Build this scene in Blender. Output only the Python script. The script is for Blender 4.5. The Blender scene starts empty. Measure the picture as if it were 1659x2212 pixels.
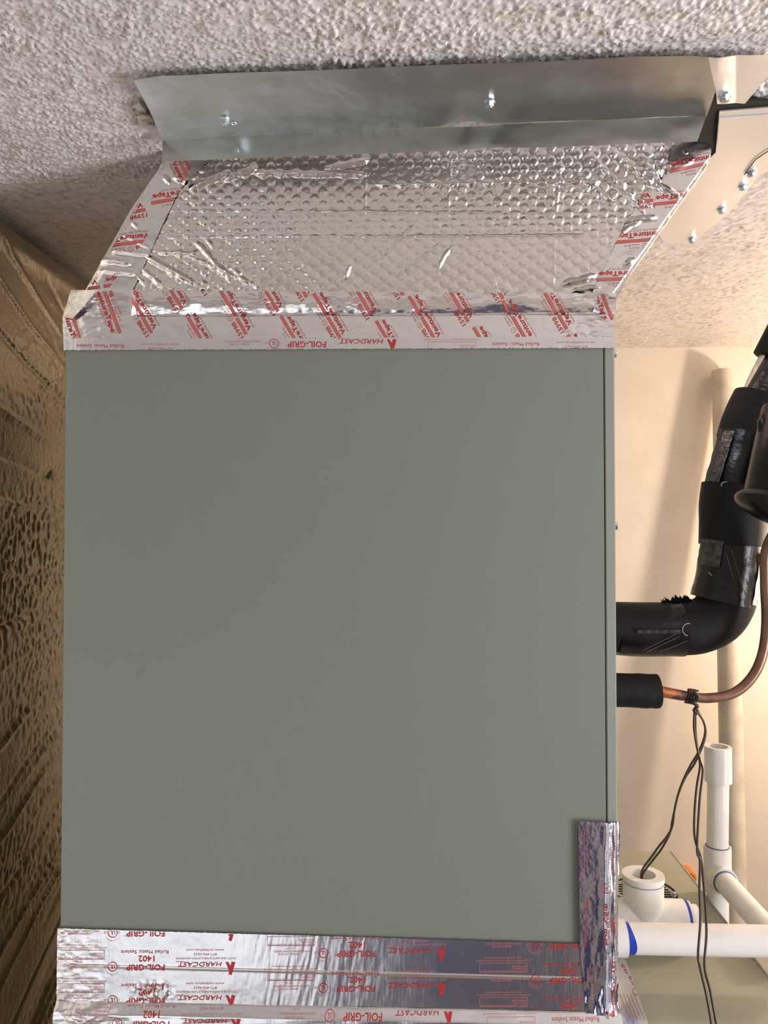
import bpy, bmesh, math, random
import numpy as np
from mathutils import Vector, Matrix
random.seed(7)
PI = math.pi
S = bpy.context.scene
COL = S.collection

# ------------------------------------------------------------------ camera
FPX = 1660.0                       # focal length in pixels of the 1659x2212 frame
YAW, PITCH = math.radians(2.6), math.radians(1.2)
rgt = Vector((math.cos(YAW), math.sin(YAW), 0))
f0 = Vector((-math.sin(YAW), math.cos(YAW), 0))
fwd = f0*math.cos(PITCH) + Vector((0, 0, 1))*math.sin(PITCH)
upv = rgt.cross(fwd)
cd = bpy.data.cameras.new('camera')
cd.sensor_fit = 'VERTICAL'; cd.sensor_height = 36.0; cd.lens = 36.0*FPX/2212.0
cd.clip_start = 0.01
cam = bpy.data.objects.new('camera', cd); COL.objects.link(cam)
m3 = Matrix((rgt, upv, -fwd)).transposed()
cam.matrix_world = m3.to_4x4()
S.camera = cam

# ------------------------------------------------------------------ world, lamps, exposure
w = bpy.data.worlds.new('world'); S.world = w; w.use_nodes = True
bg = w.node_tree.nodes['Background']
bg.inputs[0].default_value = (0.90, 0.93, 1.0, 1); bg.inputs[1].default_value = 0.34
S.view_settings.view_transform = 'Standard'; S.view_settings.look = 'None'
S.view_settings.exposure = 0.0; S.view_settings.gamma = 1.0
S.view_settings.use_curve_mapping = False

def lamp(name, kind, loc, power, col, size=0.1, target=None, size_y=None):
    d = bpy.data.lights.new(name, kind); d.energy = power; d.color = col
    if kind == 'AREA':
        d.size = size
        if size_y: d.shape = 'RECTANGLE'; d.size_y = size_y
    else: d.shadow_soft_size = size
    o = bpy.data.objects.new(name, d); COL.objects.link(o); o.location = loc
    if target is not None:
        o.rotation_euler = (Vector(target)-Vector(loc)).to_track_quat('-Z', 'Y').to_euler()
    return o
lamp('closet_bulb_light', 'POINT', (1.00, 1.22, -0.02), 14.0, (1.0, 0.79, 0.61), 0.035)
lamp('window_light_right', 'AREA', (1.7, 0.0, -0.50), 34, (0.95, 0.95, 1.0), 0.6, (0.0, 0.65, 0.30), 0.8)
lamp('room_fill', 'AREA', (2.0, -0.8, 0.0), 11, (1.0, 0.95, 0.88), 0.7, (0.0, 0.8, -0.1), 0.7)  # warm fill lamp added on the room side, no fixture behind it

# ------------------------------------------------------------------ geometry of the place
D = 0.75            # plane of the coil cabinet's front
H = 0.372           # ceiling above the camera
BACK = 1.60         # back wall
def ray(px, py):
    return fwd + rgt*((px-829.5)/FPX) - upv*((py-1106.0)/FPX)
def at(px, py, axis, val):
    r = ray(px, py); k = 'xyz'.index(axis)
    return r*(val/r[k])
_f, _r, _u = (np.array(v) for v in (fwd, rgt, upv))
def plane_pts(P, n, d):            # pixels of the photograph carried to a real plane n.p = d
    P = np.asarray(P, float)
    R = _f + np.outer((P[:, 0]-829.5)/FPX, _r) - np.outer((P[:, 1]-1106.0)/FPX, _u)
    return R*(d/(R@n))[:, None]

# ------------------------------------------------------------------ numpy noise
def _hash(i, j, s=0):
    i = i.astype(np.int64); j = j.astype(np.int64)
    h = (i*374761393 + j*668265263 + s*974634777) & 0xffffffff
    h = ((h ^ (h >> 13))*1274126177) & 0xffffffff
    h = (h ^ (h >> 16)) & 0xffffff
    return h/float(0xffffff)
def vnoise(x, y, s=0):
    xi, yi = np.floor(x), np.floor(y); fx, fy = x-xi, y-yi
    fx = fx*fx*(3-2*fx); fy = fy*fy*(3-2*fy)
    a, b = _hash(xi, yi, s), _hash(xi+1, yi, s); c, d = _hash(xi, yi+1, s), _hash(xi+1, yi+1, s)
    return (a*(1-fx)+b*fx)*(1-fy) + (c*(1-fx)+d*fx)*fy - 0.5
def fbm(x, y, s=0, o=3):
    r = 0; a = 1.0
    for k in range(o):
        r = r + a*vnoise(x*2**k, y*2**k, s+k*17); a *= .5
    return r
def blobs(x, y, cell, s=0, dens=.6, rr=(.35, .75)):
    xi, yi = np.floor(x/cell), np.floor(y/cell); out = np.zeros_like(x)
    for dx in (-1, 0, 1):
        for dy in (-1, 0, 1):
            a, b = xi+dx, yi+dy
            cx = (a+_hash(a, b, s+1))*cell; cy = (b+_hash(a, b, s+2))*cell
            r = cell*(rr[0]+(rr[1]-rr[0])*_hash(a, b, s+3)); k = _hash(a, b, s+4) < dens
            d2 = ((x-cx)**2+(y-cy)**2)/(r*r)
            out = np.maximum(out, np.where(k & (d2 < 1), np.sqrt(np.clip(1-d2, 0, 1))*r, 0))
    return out

# ------------------------------------------------------------------ materials
def mat(name, col, rough=.5, metal=0.0, bump=None, var=None, spec=.5, aniso=0, coat=0):
    m = bpy.data.materials.new(name); m.use_nodes = True
    nt = m.node_tree; b = nt.nodes['Principled BSDF']
    b.inputs['Base Color'].default_value = (*col, 1); b.inputs['Roughness'].default_value = rough
    b.inputs['Metallic'].default_value = metal; b.inputs['Specular IOR Level'].default_value = spec
    if coat: b.inputs['Coat Weight'].default_value = coat; b.inputs['Coat Roughness'].default_value = .08
    tc = nt.nodes.new('ShaderNodeTexCoord')
    if var:                                     # (scale, second colour, lo, hi[, stretch])
        n = nt.nodes.new('ShaderNodeTexNoise'); n.inputs['Scale'].default_value = var[0]; n.inputs['Detail'].default_value = 5
        mp = nt.nodes.new('ShaderNodeMapping')
        if len(var) > 4: mp.inputs['Scale'].default_value = var[4]
        nt.links.new(tc.outputs['Object'], mp.inputs[0]); nt.links.new(mp.outputs[0], n.inputs['Vector'])
        cr = nt.nodes.new('ShaderNodeValToRGB')
        cr.color_ramp.elements[0].position = var[2]; cr.color_ramp.elements[1].position = var[3]
        cr.color_ramp.elements[0].color = (*var[1], 1); cr.color_ramp.elements[1].color = (*col, 1)
        nt.links.new(n.outputs['Fac'], cr.inputs[0]); nt.links.new(cr.outputs[0], b.inputs['Base Color'])
    if bump:                                    # list of (scale, distance[, stretch])
        prev = None
        for bb in bump:
            n = nt.nodes.new('ShaderNodeTexNoise'); n.inputs['Scale'].default_value = bb[0]; n.inputs['Detail'].default_value = 4
            mp = nt.nodes.new('ShaderNodeMapping')
            if len(bb) > 2: mp.inputs['Scale'].default_value = bb[2]
            nt.links.new(tc.outputs['Object'], mp.inputs[0]); nt.links.new(mp.outputs[0], n.inputs['Vector'])
            bn = nt.nodes.new('ShaderNodeBump'); bn.inputs['Distance'].default_value = bb[1]; bn.inputs['Strength'].default_value = 1
            nt.links.new(n.outputs['Fac'], bn.inputs['Height'])
            if prev: nt.links.new(prev.outputs[0], bn.inputs['Normal'])
            prev = bn
        nt.links.new(prev.outputs[0], b.inputs['Normal'])
    return m
def emit(name, col, st):
    m = bpy.data.materials.new(name); m.use_nodes = True; nt = m.node_tree
    b = nt.nodes['Principled BSDF']; b.inputs['Base Color'].default_value = (*col, 1)
    b.inputs['Emission Color'].default_value = (*col, 1); b.inputs['Emission Strength'].default_value = st
    return m
M = {}
M['ceiling'] = mat('popcorn_paint', (.77, .725, .72), .34, var=(125, (.55, .49, .43), .34, .52), bump=[(1300, .00025)], spec=.8)
M['wall'] = mat('painted_plaster', (.84, .78, .70), .7, bump=[(25, .0003), (400, .00008)], var=(14, (.80, .735, .655), .35, .6))
M['floor'] = mat('floor_tile', (.35, .30, .25), .5)
M['beige'] = mat('beige_wall_paint', (.62, .56, .50), .8)
M['navy'] = mat('navy_reflect_panel', (.030, .042, .16), .7)
M['blanket'] = mat('foil_faced_blanket', (.62, .54, .41), .24, 1.0, bump=[(420, .0006, (1, 1, .5)), (70, .0008)])  # tan tint puts reflected warm light into the foil's base colour
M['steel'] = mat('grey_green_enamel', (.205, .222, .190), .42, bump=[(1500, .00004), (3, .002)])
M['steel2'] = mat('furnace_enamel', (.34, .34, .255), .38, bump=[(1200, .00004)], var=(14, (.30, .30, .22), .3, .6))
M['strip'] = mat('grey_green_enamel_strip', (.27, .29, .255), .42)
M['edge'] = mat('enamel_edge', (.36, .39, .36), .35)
M['galv'] = mat('galvanised_sheet', (.56, .575, .55), .29, 1.0, bump=[(12, .0030), (45, .0003)], var=(9, (.45, .47, .46), .3, .6))
M['galv_lit'] = mat('galvanised_sheet_lit', (.93, .92, .93), .42, .85, bump=[(10, .002)])  # paler copy of the same sheet, bulb light put into its base colour
M['foil'] = mat('bubble_foil', (.88, .85, .82), .19, 1.0, bump=[(420, .00025), (90, .0005)])
M['tape'] = mat('foil_tape', (.88, .87, .87), .20, 1.0, bump=[(140, .0002), (25, .0008)])
M['tape2'] = mat('foil_mastic_tape', (.84, .84, .87), .24, 1.0, bump=[(60, .00010, (6, 1, .7)), (18, .0012)])
M['crumple'] = mat('crumpled_foil_tape', (.76, .77, .90), .17, 1.0, bump=[(50, .0009), (200, .0002)])
M['red'] = mat('red_ink', (.42, .030, .030), .5)
M['red2'] = mat('light_red_ink', (.52, .13, .12), .5)
M['redfine'] = mat('fine_red_ink', (.47, .15, .15), .5)
M['foam'] = mat('black_foam', (.007, .006, .0065), .6, spec=.25, bump=[(700, .0003)])
M['wrap'] = mat('black_tape', (.008, .007, .008), .27, spec=.4, bump=[(45, .0014), (220, .0004)])
M['cloud'] = mat('clear_tape_grey', (.07, .065, .07), .3, bump=[(160, .0012)], var=(120, (.02, .02, .02), .4, .6))
M['copper'] = mat('weathered_copper', (.33, .18, .125), .38, .75, var=(45, (.20, .12, .09), .35, .65))
M['copper2'] = mat('heated_copper', (.55, .20, .09), .4, .8, var=(90, (.13, .09, .09), .4, .6))
M['pvc'] = mat('white_pvc', (.80, .78, .76), .30, var=(25, (.68, .66, .63), .3, .5))
M['pvc_old'] = mat('aged_pvc', (.66, .61, .52), .45, var=(20, (.50, .45, .37), .3, .55))
M['blue'] = mat('blue_primer', (.012, .045, .40), .35)
M['bluegrey'] = mat('thin_blue_primer', (.10, .13, .28), .4)
M['wire'] = mat('brown_wire', (.035, .024, .016), .4)
M['black'] = mat('dark_gap', (.012, .009, .007), .9)
M['brown'] = mat('torn_board', (.17, .10, .055), .9, var=(60, (.5, .46, .42), .45, .6))
M['screw'] = mat('zinc_screw', (.62, .70, .74), .22, 1.0)
M['orange'] = mat('orange_plastic', (.75, .22, .03), .5)
M['drier'] = mat('black_gloss_paint', (.008, .007, .009), .25, spec=.3, bump=[(60, .0004)])
M['braid'] = mat('silver_tape_tube', (.62, .55, .45), .35, .8, bump=[(700, .001)])
M['whiteink'] = mat('white_ink', (.42, .44, .45), .6)
M['greyink'] = mat('dark_ink', (.12, .12, .13), .6)
M['patch'] = mat('bright_foil_patch', (.88, .88, .90), .15, 1.0, bump=[(70, .001)])

# ------------------------------------------------------------------ object helpers
def tag(o, label=None, cat=None, group=None, kind=None):
    if label: o['label'] = label
    if cat: o['category'] = cat
    if group: o['group'] = group
    if kind: o['kind'] = kind
    return o
def empty(name, loc, label, cat, group=None):
    o = bpy.data.objects.new(name, None); COL.objects.link(o); o.location = loc
    o.empty_display_size = .02
    return tag(o, label, cat, group)
def link(name, me, m, parent=None, smooth=False):
    if m is not None: me.materials.append(m)
    if smooth: me.polygons.foreach_set('use_smooth', [True]*len(me.polygons))
    o = bpy.data.objects.new(name, me); COL.objects.link(o)
    if parent is not None:
        o.parent = parent
        o.matrix_parent_inverse = Matrix.Translation(parent.location).inverted()
    return o
def pyd(name, V, F, m, parent=None, smooth=False):
    me = bpy.data.meshes.new(name); me.from_pydata([tuple(v) for v in V], [], F); me.update()
    return link(name, me, m, parent, smooth)
def bobj(name, bm, m, parent=None, smooth=False):
    bmesh.ops.recalc_face_normals(bm, faces=bm.faces)
    me = bpy.data.meshes.new(name); bm.to_mesh(me); bm.free()
    return link(name, me, m, parent, smooth)
def box(bm, x0, x1, y0, y1, z0, z1, bev=0):
    vs = [bm.verts.new((x, y, z)) for x in (x0, x1) for y in (y0, y1) for z in (z0, z1)]
    fs = [(0, 1, 3, 2), (4, 6, 7, 5), (0, 4, 5, 1), (2, 3, 7, 6), (0, 2, 6, 4), (1, 5, 7, 3)]
    F = [bm.faces.new([vs[i] for i in f]) for f in fs]
    if bev:
        E = list({e for f in F for e in f.edges})
        bmesh.ops.bevel(bm, geom=E, offset=bev, segments=3, affect='EDGES')
def prism(name, pts, ext, m, parent=None, bev=0):   # polygon of 3D points extruded by vector ext
    bm = bmesh.new(); a = [bm.verts.new(p) for p in pts]; b = [bm.verts.new(Vector(p)+Vector(ext)) for p in pts]
    n = len(pts); bm.faces.new(a); bm.faces.new(b[::-1])
    for i in range(n): bm.faces.new((a[i], b[i], b[(i+1) % n], a[(i+1) % n]))
    if bev:
        bmesh.ops.recalc_face_normals(bm, faces=bm.faces)
        bmesh.ops.bevel(bm, geom=list(bm.edges), offset=bev, segments=2, affect='EDGES')
    return bobj(name, bm, m, parent)
def catmull(P, n=8):
    P = [Vector(p) for p in P]; Q = [P[0]*2-P[1]]+P+[P[-1]*2-P[-2]]; out = []
    for i in range(1, len(Q)-2):
        for k in range(n):
            t = k/n; a, b, c, d = Q[i-1:i+3]
            out.append(.5*((2*b)+(c-a)*t+(2*a-5*b+4*c-d)*t*t+(3*b-a-3*c+d)*t**3))
    out.append(P[-1]); return out
def tube_bm(bm, path, rad, seg=20, caps=True, inner=None, wob=0):
    P = [Vector(p) for p in path]; n = len(P)
    R = rad if isinstance(rad, (list, tuple)) else [rad]*n
    if len(R) != n: R = [R[0]+(R[-1]-R[0])*i/(n-1) for i in range(n)]
    T = [(P[min(i+1, n-1)]-P[max(i-1, 0)]).normalized() for i in range(n)]
    up = Vector((0, 0, 1)) if abs(T[0].z) < .9 else Vector((0, 1, 0))
    A = T[0].cross(up).normalized(); rings = []
    for i in range(n):
        A = (A - T[i]*A.dot(T[i])).normalized(); B = T[i].cross(A)
        rg = []
        for k in range(seg):
            a = 2*PI*k/seg; r = R[i]
            if wob: r *= 1+wob*float(vnoise(np.array([i*.6]), np.array([k*6.0/seg]), 5)[0])
            rg.append(bm.verts.new(P[i]+A*(math.cos(a)*r)+B*(math.sin(a)*r)))
        rings.append(rg)
    for i in range(n-1):
        for k in range(seg):
            bm.faces.new((rings[i][k], rings[i][(k+1) % seg], rings[i+1][(k+1) % seg], rings[i+1][k]))
    if caps:
        for j, rg in ((0, rings[0]), (1, rings[-1])):
            if inner and j == 1: continue
            bm.faces.new(rg)
    if inner:                       # open top: wall thickness and a bore
        d, ri = inner; top = rings[-1]; c = P[-1]; t = T[-1]
        r2 = [bm.verts.new(c+(v.co-c)*(ri/R[-1])) for v in top]
        r3 = [bm.verts.new(v.co-t*d) for v in r2]
        for k in range(seg):
            q = (k+1) % seg
            bm.faces.new((top[k], top[q], r2[q], r2[k])); bm.faces.new((r2[k], r2[q], r3[q], r3[k]))
        bm.faces.new(r3)
def sharp(o, ang=40):
    for p in o.data.polygons: p.use_smooth = True
    try: o.data.set_sharp_from_angle(angle=math.radians(ang))
    except Exception: pass
    return o
def tube(name, path, rad, m, parent=None, **k):
    bm = bmesh.new(); tube_bm(bm, path, rad, **k)
    return sharp(bobj(name, bm, m, parent), 50)
def screw(loc, axis, parent, r=.0042, hgt=.003, name='screw'):
    """slotted hex washer-head screw, head pointing along axis"""
    ax = Vector(axis).normalized(); q = ax.to_track_quat('Z', 'Y').to_matrix().to_4x4()
    bm = bmesh.new()
    bmesh.ops.create_cone(bm, cap_ends=True, segments=20, radius1=r*1.25, radius2=r*1.15, depth=hgt*.3, matrix=Matrix.Translation((0, 0, hgt*.15)))
    bmesh.ops.create_cone(bm, cap_ends=True, segments=6, radius1=r, radius2=r*.93, depth=hgt*.8, matrix=Matrix.Translation((0, 0, hgt*.6)))
    bmesh.ops.create_cone(bm, cap_ends=True, segments=16, radius1=r*.6, radius2=r*.55, depth=hgt*.2, matrix=Matrix.Translation((0, 0, hgt*1.05)))
    bmesh.ops.rotate(bm, verts=bm.verts, cent=(0, 0, 0), matrix=Matrix.Rotation(random.random()*3, 3, 'Z'))
    bmesh.ops.transform(bm, matrix=Matrix.Translation(loc) @ q, verts=bm.verts)
    return bobj(name, bm, M['screw'], parent)

# ------------------------------------------------------------------ sheets: thin foils and tapes lying on real surfaces
XH = np.array([1.0, 0, 0])
class Sheet:
    """A surface: plane n.p=d plus a relief h(x,s) along n (x along the wall, s = px row on the photo for seams)."""
    def __init__(s, n, p0, h): s.n = np.array(n, float)/np.linalg.norm(n); s.d = float(s.n@np.array(p0)); s.h = h
    def pts(s, P, off=0.0):
        P = np.asarray(P, float); Q = plane_pts(P, s.n, s.d)
        return Q + s.n*(s.h(Q[:, 0], Q[:, 2], P[:, 0], P[:, 1])+off)[:, None]
def polyline(pts, ts):
    pts = np.array(pts, float); L = np.r_[0, np.cumsum(np.hypot(*np.diff(pts, axis=0).T))]; L /= L[-1]
    return np.c_[np.interp(ts, L, pts[:, 0]), np.interp(ts, L, pts[:, 1])]
def grid_px(left, right, nu, nv, jag=(0, 0, 0, 0), seed=3):
    v = np.linspace(0, 1, nv+1); u = np.linspace(0, 1, nu+1)
    A = polyline(left, v); B = polyline(right, v)
    P = A[:, None, :]*(1-u)[None, :, None] + B[:, None, :]*u[None, :, None]
    rng = np.random.RandomState(seed)
    if jag[0]: P[0, :, 1] += rng.uniform(-jag[0], jag[0], nu+1)       # first row
    if jag[1]: P[-1, :, 1] += rng.uniform(-jag[1], jag[1], nu+1)
    if jag[2]: P[:, 0, 0] += rng.uniform(-jag[2], jag[2], nv+1)
    if jag[3]: P[:, -1, 0] += rng.uniform(-jag[3], jag[3], nv+1)
    return P.reshape(-1, 2)
def quads(nu, nv):
    i = np.arange(nv)[:, None]*(nu+1)+np.arange(nu)[None, :]
    return np.stack([i, i+1, i+nu+2, i+nu+1], -1).reshape(-1, 4)
def fast_mesh(name, V, Q):
    me = bpy.data.meshes.new(name); me.vertices.add(len(V)); me.vertices.foreach_set('co', np.asarray(V, np.float32).ravel())
    me.loops.add(Q.size); me.loops.foreach_set('vertex_index', Q.astype(np.int32).ravel())
    me.polygons.add(len(Q)); me.polygons.foreach_set('loop_start', np.arange(0, Q.size, 4, dtype=np.int32))
    me.polygons.foreach_set('use_smooth', np.ones(len(Q), bool))
    me.update(calc_edges=True); me.validate(); return me
def sheet_obj(name, sh, left, right, nu, nv, m, parent=None, off=0.0, jag=(0, 0, 0, 0)):
    V = sh.pts(grid_px(left, right, nu, nv, jag), off)
    return link(name, fast_mesh(name, V, quads(nu, nv)[:, ::-1]), m, parent)

# ---- lettering, drawn flat and laid onto a sheet
_tc = {}
def glyphs(s, bold=0.0):
    k = (s, bold)
    if k in _tc: return _tc[k]
    c = bpy.data.curves.new('t', 'FONT'); c.body = s; c.resolution_u = 2; c.offset = bold; c.fill_mode = 'FRONT'
    o = bpy.data.objects.new('t', c); COL.objects.link(o)
    me = bpy.data.meshes.new_from_object(o)
    V = np.array([v.co[:2] for v in me.vertices]).reshape(-1, 2); F = [tuple(p.vertices) for p in me.polygons]
    bpy.data.objects.remove(o); bpy.data.curves.remove(c); bpy.data.meshes.remove(me)
    lo, hi = V.min(0), V.max(0); w_ = hi[0]-lo[0]
    V[:, 0] = (V[:, 0]-lo[0])/w_; V[:, 1] = V[:, 1]/0.73       # cap height about 1
    _tc[k] = (V, F); return _tc[k]
class Ink:
    def __init__(s): s.V = []; s.F = []; s.n = 0
    def add(s, V, F):
        s.V.append(np.asarray(V, float)); s.F += [tuple(i+s.n for i in f) for f in F]; s.n += len(V)
    def text(s, t, start, end, cap, bold=0.0, shear=0.0):
        """baseline from start to end in photo pixels, cap height in pixels; never mirrored"""
        V, F = glyphs(t, bold); a, b = np.array(start, float), np.array(end, float); d = b-a; e = d/np.hypot(*d)
        u = np.array([e[1], -e[0]])                    # glyph up, as seen with y down
        X = V[:, 0]*np.hypot(*d)+shear*V[:, 1]*cap
        s.add(a+np.outer(X, e)+np.outer(V[:, 1]*cap, u), F)
    def poly(s, P): s.add(P, [tuple(range(len(P)))])
    def ring(s, c, r, t, a0=0, a1=2*PI, n=28):
        A = np.linspace(a0, a1, n+1); o = np.c_[c[0]+r*np.cos(A), c[1]+r*np.sin(A)]; i = np.c_[c[0]+(r-t)*np.cos(A), c[1]+(r-t)*np.sin(A)]
        s.add(np.r_[o, i], [(k, k+1, n+2+k, n+1+k) for k in range(n)])
    def line(s, a, b, t=.7):
        a, b = np.array(a, float), np.array(b, float); d = (b-a)/np.hypot(*(b-a)); q = np.array([-d[1], d[0]])*t/2
        s.poly([a-q, b-q, b+q, a+q])
    def rect(s, x0, y0, x1, y1, t=.8):
        s.line((x0, y0), (x1, y0), t); s.line((x1, y0), (x1, y1), t); s.line((x1, y1), (x0, y1), t); s.line((x0, y1), (x0, y0), t)
    def build(s, name, sh, clip, m, parent, off=.00025, maxlen=5.0):
        if not s.V: return None
        bm = bmesh.new(); V = np.concatenate(s.V); vs = [bm.verts.new((x, y, 0)) for x, y in V]
        for f in s.F:
            try: bm.faces.new([vs[i] for i in f])
            except ValueError: pass
        c = np.array(clip, float); cen = c.mean(0); n = len(c)
        for i in range(n):
            a, b = c[i], c[(i+1) % n]; d = b-a; nn = np.array([d[1], -d[0]])
            if nn@(cen-a) > 0: nn = -nn
            bmesh.ops.bisect_plane(bm, geom=bm.verts[:]+bm.edges[:]+bm.faces[:], plane_co=(*a, 0), plane_no=(*nn, 0), clear_outer=True)
        for _ in range(4):
            E = [e for e in bm.edges if e.calc_length() > maxlen]
            if not E: break
            bmesh.ops.subdivide_edges(bm, edges=E, cuts=1)
        if not bm.verts: bm.free(); return None
        bmesh.ops.triangulate(bm, faces=bm.faces[:])
        P = np.array([v.co[:2] for v in bm.verts]); Q = sh.pts(P, off)
        for v, q in zip(bm.verts, Q): v.co = q
        for f in bm.faces:
            f.normal_update()
            if f.normal.dot(Vector(sh.n)) < 0: f.normal_flip()
        me = bpy.data.meshes.new(name); bm.to_mesh(me); bm.free()
        o = link(name, me, m, parent); o['kind'] = 'stuff'; return o

def logo(ink, bars, fine, V, e, s=1.0):
    """diagonal maker's block: 1599B line, double bar, name, address; V = px of the name's first letter, e = px of its last"""
    V, e = np.array(V, float), np.array(e, float); d = (e-V)/np.hypot(*(e-V)); L = 106*s; up = np.array([d[1], -d[0]])
    P = lambda a, b: V+d*a*s+up*b*s
    ink.text('VentureTape', P(0, 0), P(104, 0), 10.5*s, .028)
    fine.text('\u00ae', P(105, 6), P(108, 6), 3*s)
    bars.poly([P(-4, 14.0), P(110, 14.0), P(110, 19.5), P(-4, 19.5)])
    ink.poly([P(-4, 13.2), P(110, 13.2), P(110, 14.4), P(-4, 14.4)]); ink.poly([P(-4, 19), P(110, 19), P(110, 20.2), P(-4, 20.2)])
    ink.text('1599B', P(-6, 24), P(33, 24), 9.5*s, .012)
    c = P(43, 29); fine.ring(c, 6*s, .9*s); fine.text('UL', P(40, 27), P(46, 27), 4*s)
    fine.text('181B-FX', P(54, 30), P(76, 30), 4.2*s); fine.text('Listed 89 FL', P(54, 24), P(88, 24), 4.2*s)
    fine.text('Rockland, MA 02370 U.S.A.', P(2, -7), P(86, -7), 4.2*s)
def hardcast(ink, fine, x, y, k=1.0, sl=0.0):
    """upside-down mastic tape block; x,y = px of the F of FOIL-GRIP; sl = slope of the rows"""
    Q = lambda a, b: (x+a*k, y+b*k+sl*a*k)
    ink.text('FOIL-GRIP', Q(0, -6), Q(-83, -6), 13*k, .022); fine.text('TM', Q(-84, 3), Q(-88, 3), 3*k)
    ink.text('1402', Q(-22, -25), Q(-57, -25), 13*k, .022)
    ink.text('Rolled Mastic Sealant', Q(8, -37), Q(-94, -37), 8*k)
    ink.text('HARDCAST', Q(123, -11), Q(30, -11), 10*k, .012, .25); ink.line(Q(42, -12), Q(24, -12), .8)
    ink.poly([Q(144, -12), Q(152, -10), Q(144, 17), Q(137, 15)]); ink.poly([Q(131, -11), Q(136, -11), Q(144, 1), Q(138, 6)])
    fine.text('DUCT SEALANTS & INSULATION ADHESIVES', Q(152, -21), Q(24, -21), 4.2*k)
    fine.text('877-496-4622', Q(112, -30), Q(62, -30), 5*k); fine.text('www.carlislehvac.com', Q(128, -39), Q(46, -39), 5*k)
    c = Q(-112, -2); ink.ring(c, 10.5*k, 1.5*k); ink.text('UL', Q(-107, -6.5), Q(-117, -6.5), 9*k, .01)
    fine.text('C', Q(-97, -5), Q(-101, -5), 5*k); fine.text('US', Q(-124, -5), Q(-131, -5), 5*k)
    for i, ch in enumerate('CLASSIFIED'):
        a = math.radians(35+i*11.5); p = (c[0]+15.5*k*math.cos(a), c[1]+11*k*0+15.5*k*math.sin(a)); t = np.array([-math.sin(a), math.cos(a)])*2.0*k
        fine.text(ch, np.array(p)+np.array([math.cos(a), math.sin(a)])*0-t*-.8, np.array(p)+t*1.6, 3.4*k)
    fine.text('GENERAL USE TAPES', Q(-164, -2), Q(-208, -2), 4*k); fine.text('SURFACE BURNING CHARACTERISTICS', Q(-142, -8), Q(-218, -8), 4*k); fine.text('UL 723', Q(-178, -14), Q(-192, -14), 3.6*k)
    fine.rect(*Q(-232, -38), *Q(-130, -18), .8)
    for i, tx in enumerate(('APPLIED TO INORGANIC REINFORCED CEMENT BOARD', 'FLAME SPREAD', 'SMOKE DEVELOPED')):
        w_ = (98, 28, 32)[i]; fine.text(tx, Q(-132, -22-i*5), Q(-132-w_, -22-i*5), 3.6*k)
    fine.text('Joints spaced 60 in. apart, tested with 12.5% of the exposed sample area', Q(-124, -44), Q(-240, -44), 3.4*k)
    fine.text('Tape coverage 12.5% of the exposed sample area', Q(-142, -50), Q(-222, -50), 3.4*k)

# =================================================================== THE SETTING
def struct(o): o['kind'] = 'structure'; return o
# ceiling: popcorn texture as real relief
def ceil_obj():
    def hgt(x, y):
        m_ = .55+1.1*fbm(x*28, y*28, 3, 2)
        b1 = blobs(x, y, .0048, 1, .5, (.28, .46))*np.clip(m_, .5, 1.25)*1.5
        b2 = blobs(x, y, .0034, 9, .55, (.28, .48))*1.1
        soft = 1-.30*np.clip((y-.76)/.10, 0, 1)                  # relief lowered beyond the flashing, its flat lighting put into the shape
        return (np.maximum(b1, b2)*1.0 + .0008*fbm(x*110, y*110, 5, 2))*soft
    Vs = []; Qs = []; n0 = 0
    for (x0, x1, y0, y1, st) in ((-.56, .56, .46, .80, .00125), (-.62, 1.10, .80, BACK, .0030)):
        nx, ny = int((x1-x0)/st), int((y1-y0)/st)
        X, Y = np.meshgrid(np.linspace(x0, x1, nx+1), np.linspace(y0, y1, ny+1)); X = X.ravel(); Y = Y.ravel()
        Vs.append(np.c_[X, Y, H-hgt(X, Y)]); Qs.append(quads(nx, ny)[:, ::-1]+n0); n0 += len(X)
    for (x0, x1, y0, y1) in ((-1.6, -.56, -1.6, .80), (.56, 2.2, -1.6, .80), (-.56, .56, -1.6, .46)):
        Vs.append(np.array([[x0, y0, H], [x1, y0, H], [x0, y1, H], [x1, y1, H]])); Qs.append(np.array([[0, 2, 3, 1]])+n0); n0 += 4
    return link('ceiling', fast_mesh('ceiling', np.concatenate(Vs), np.concatenate(Qs)), M['ceiling'])
struct(ceil_obj())
FL = -2.05
def slab(name, x0, x1, y0, y1, z0, z1, m): 
    bm = bmesh.new(); box(bm, x0, x1, y0, y1, z0, z1); return struct(bobj(name, bm, m))
XL = -0.493
slab('floor', -1.6, 2.2, -1.6, BACK, FL-.05, FL, M['floor'])
slab('wall_back', -.6, 1.2, BACK, BACK+.06, FL, H+.03, M['wall'])
slab('wall_left', XL-.09, XL-.020, .42, BACK, FL, H+.03, M['wall'])  # unseen front end lengthened to keep window light off the blanket
slab('wall_right', 1.16, 1.22, .42, BACK, FL, H+.03, M['wall'])  # unseen front end lengthened to block window light from the back wall
slab('wall_front', -1.6, 2.2, -1.66, -1.6, FL, H+.03, M['beige'])
slab('navy_stand_in', -.30, .62, -1.60, -1.56, FL, -.92, M['navy'])  # unseen navy panel added for the foil to reflect, in place of a person
slab('window_1', -1.5, -.42, -1.60, -1.575, -1.95, -.60, emit('bright_window', (.92, .95, 1.0), .95))

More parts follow.
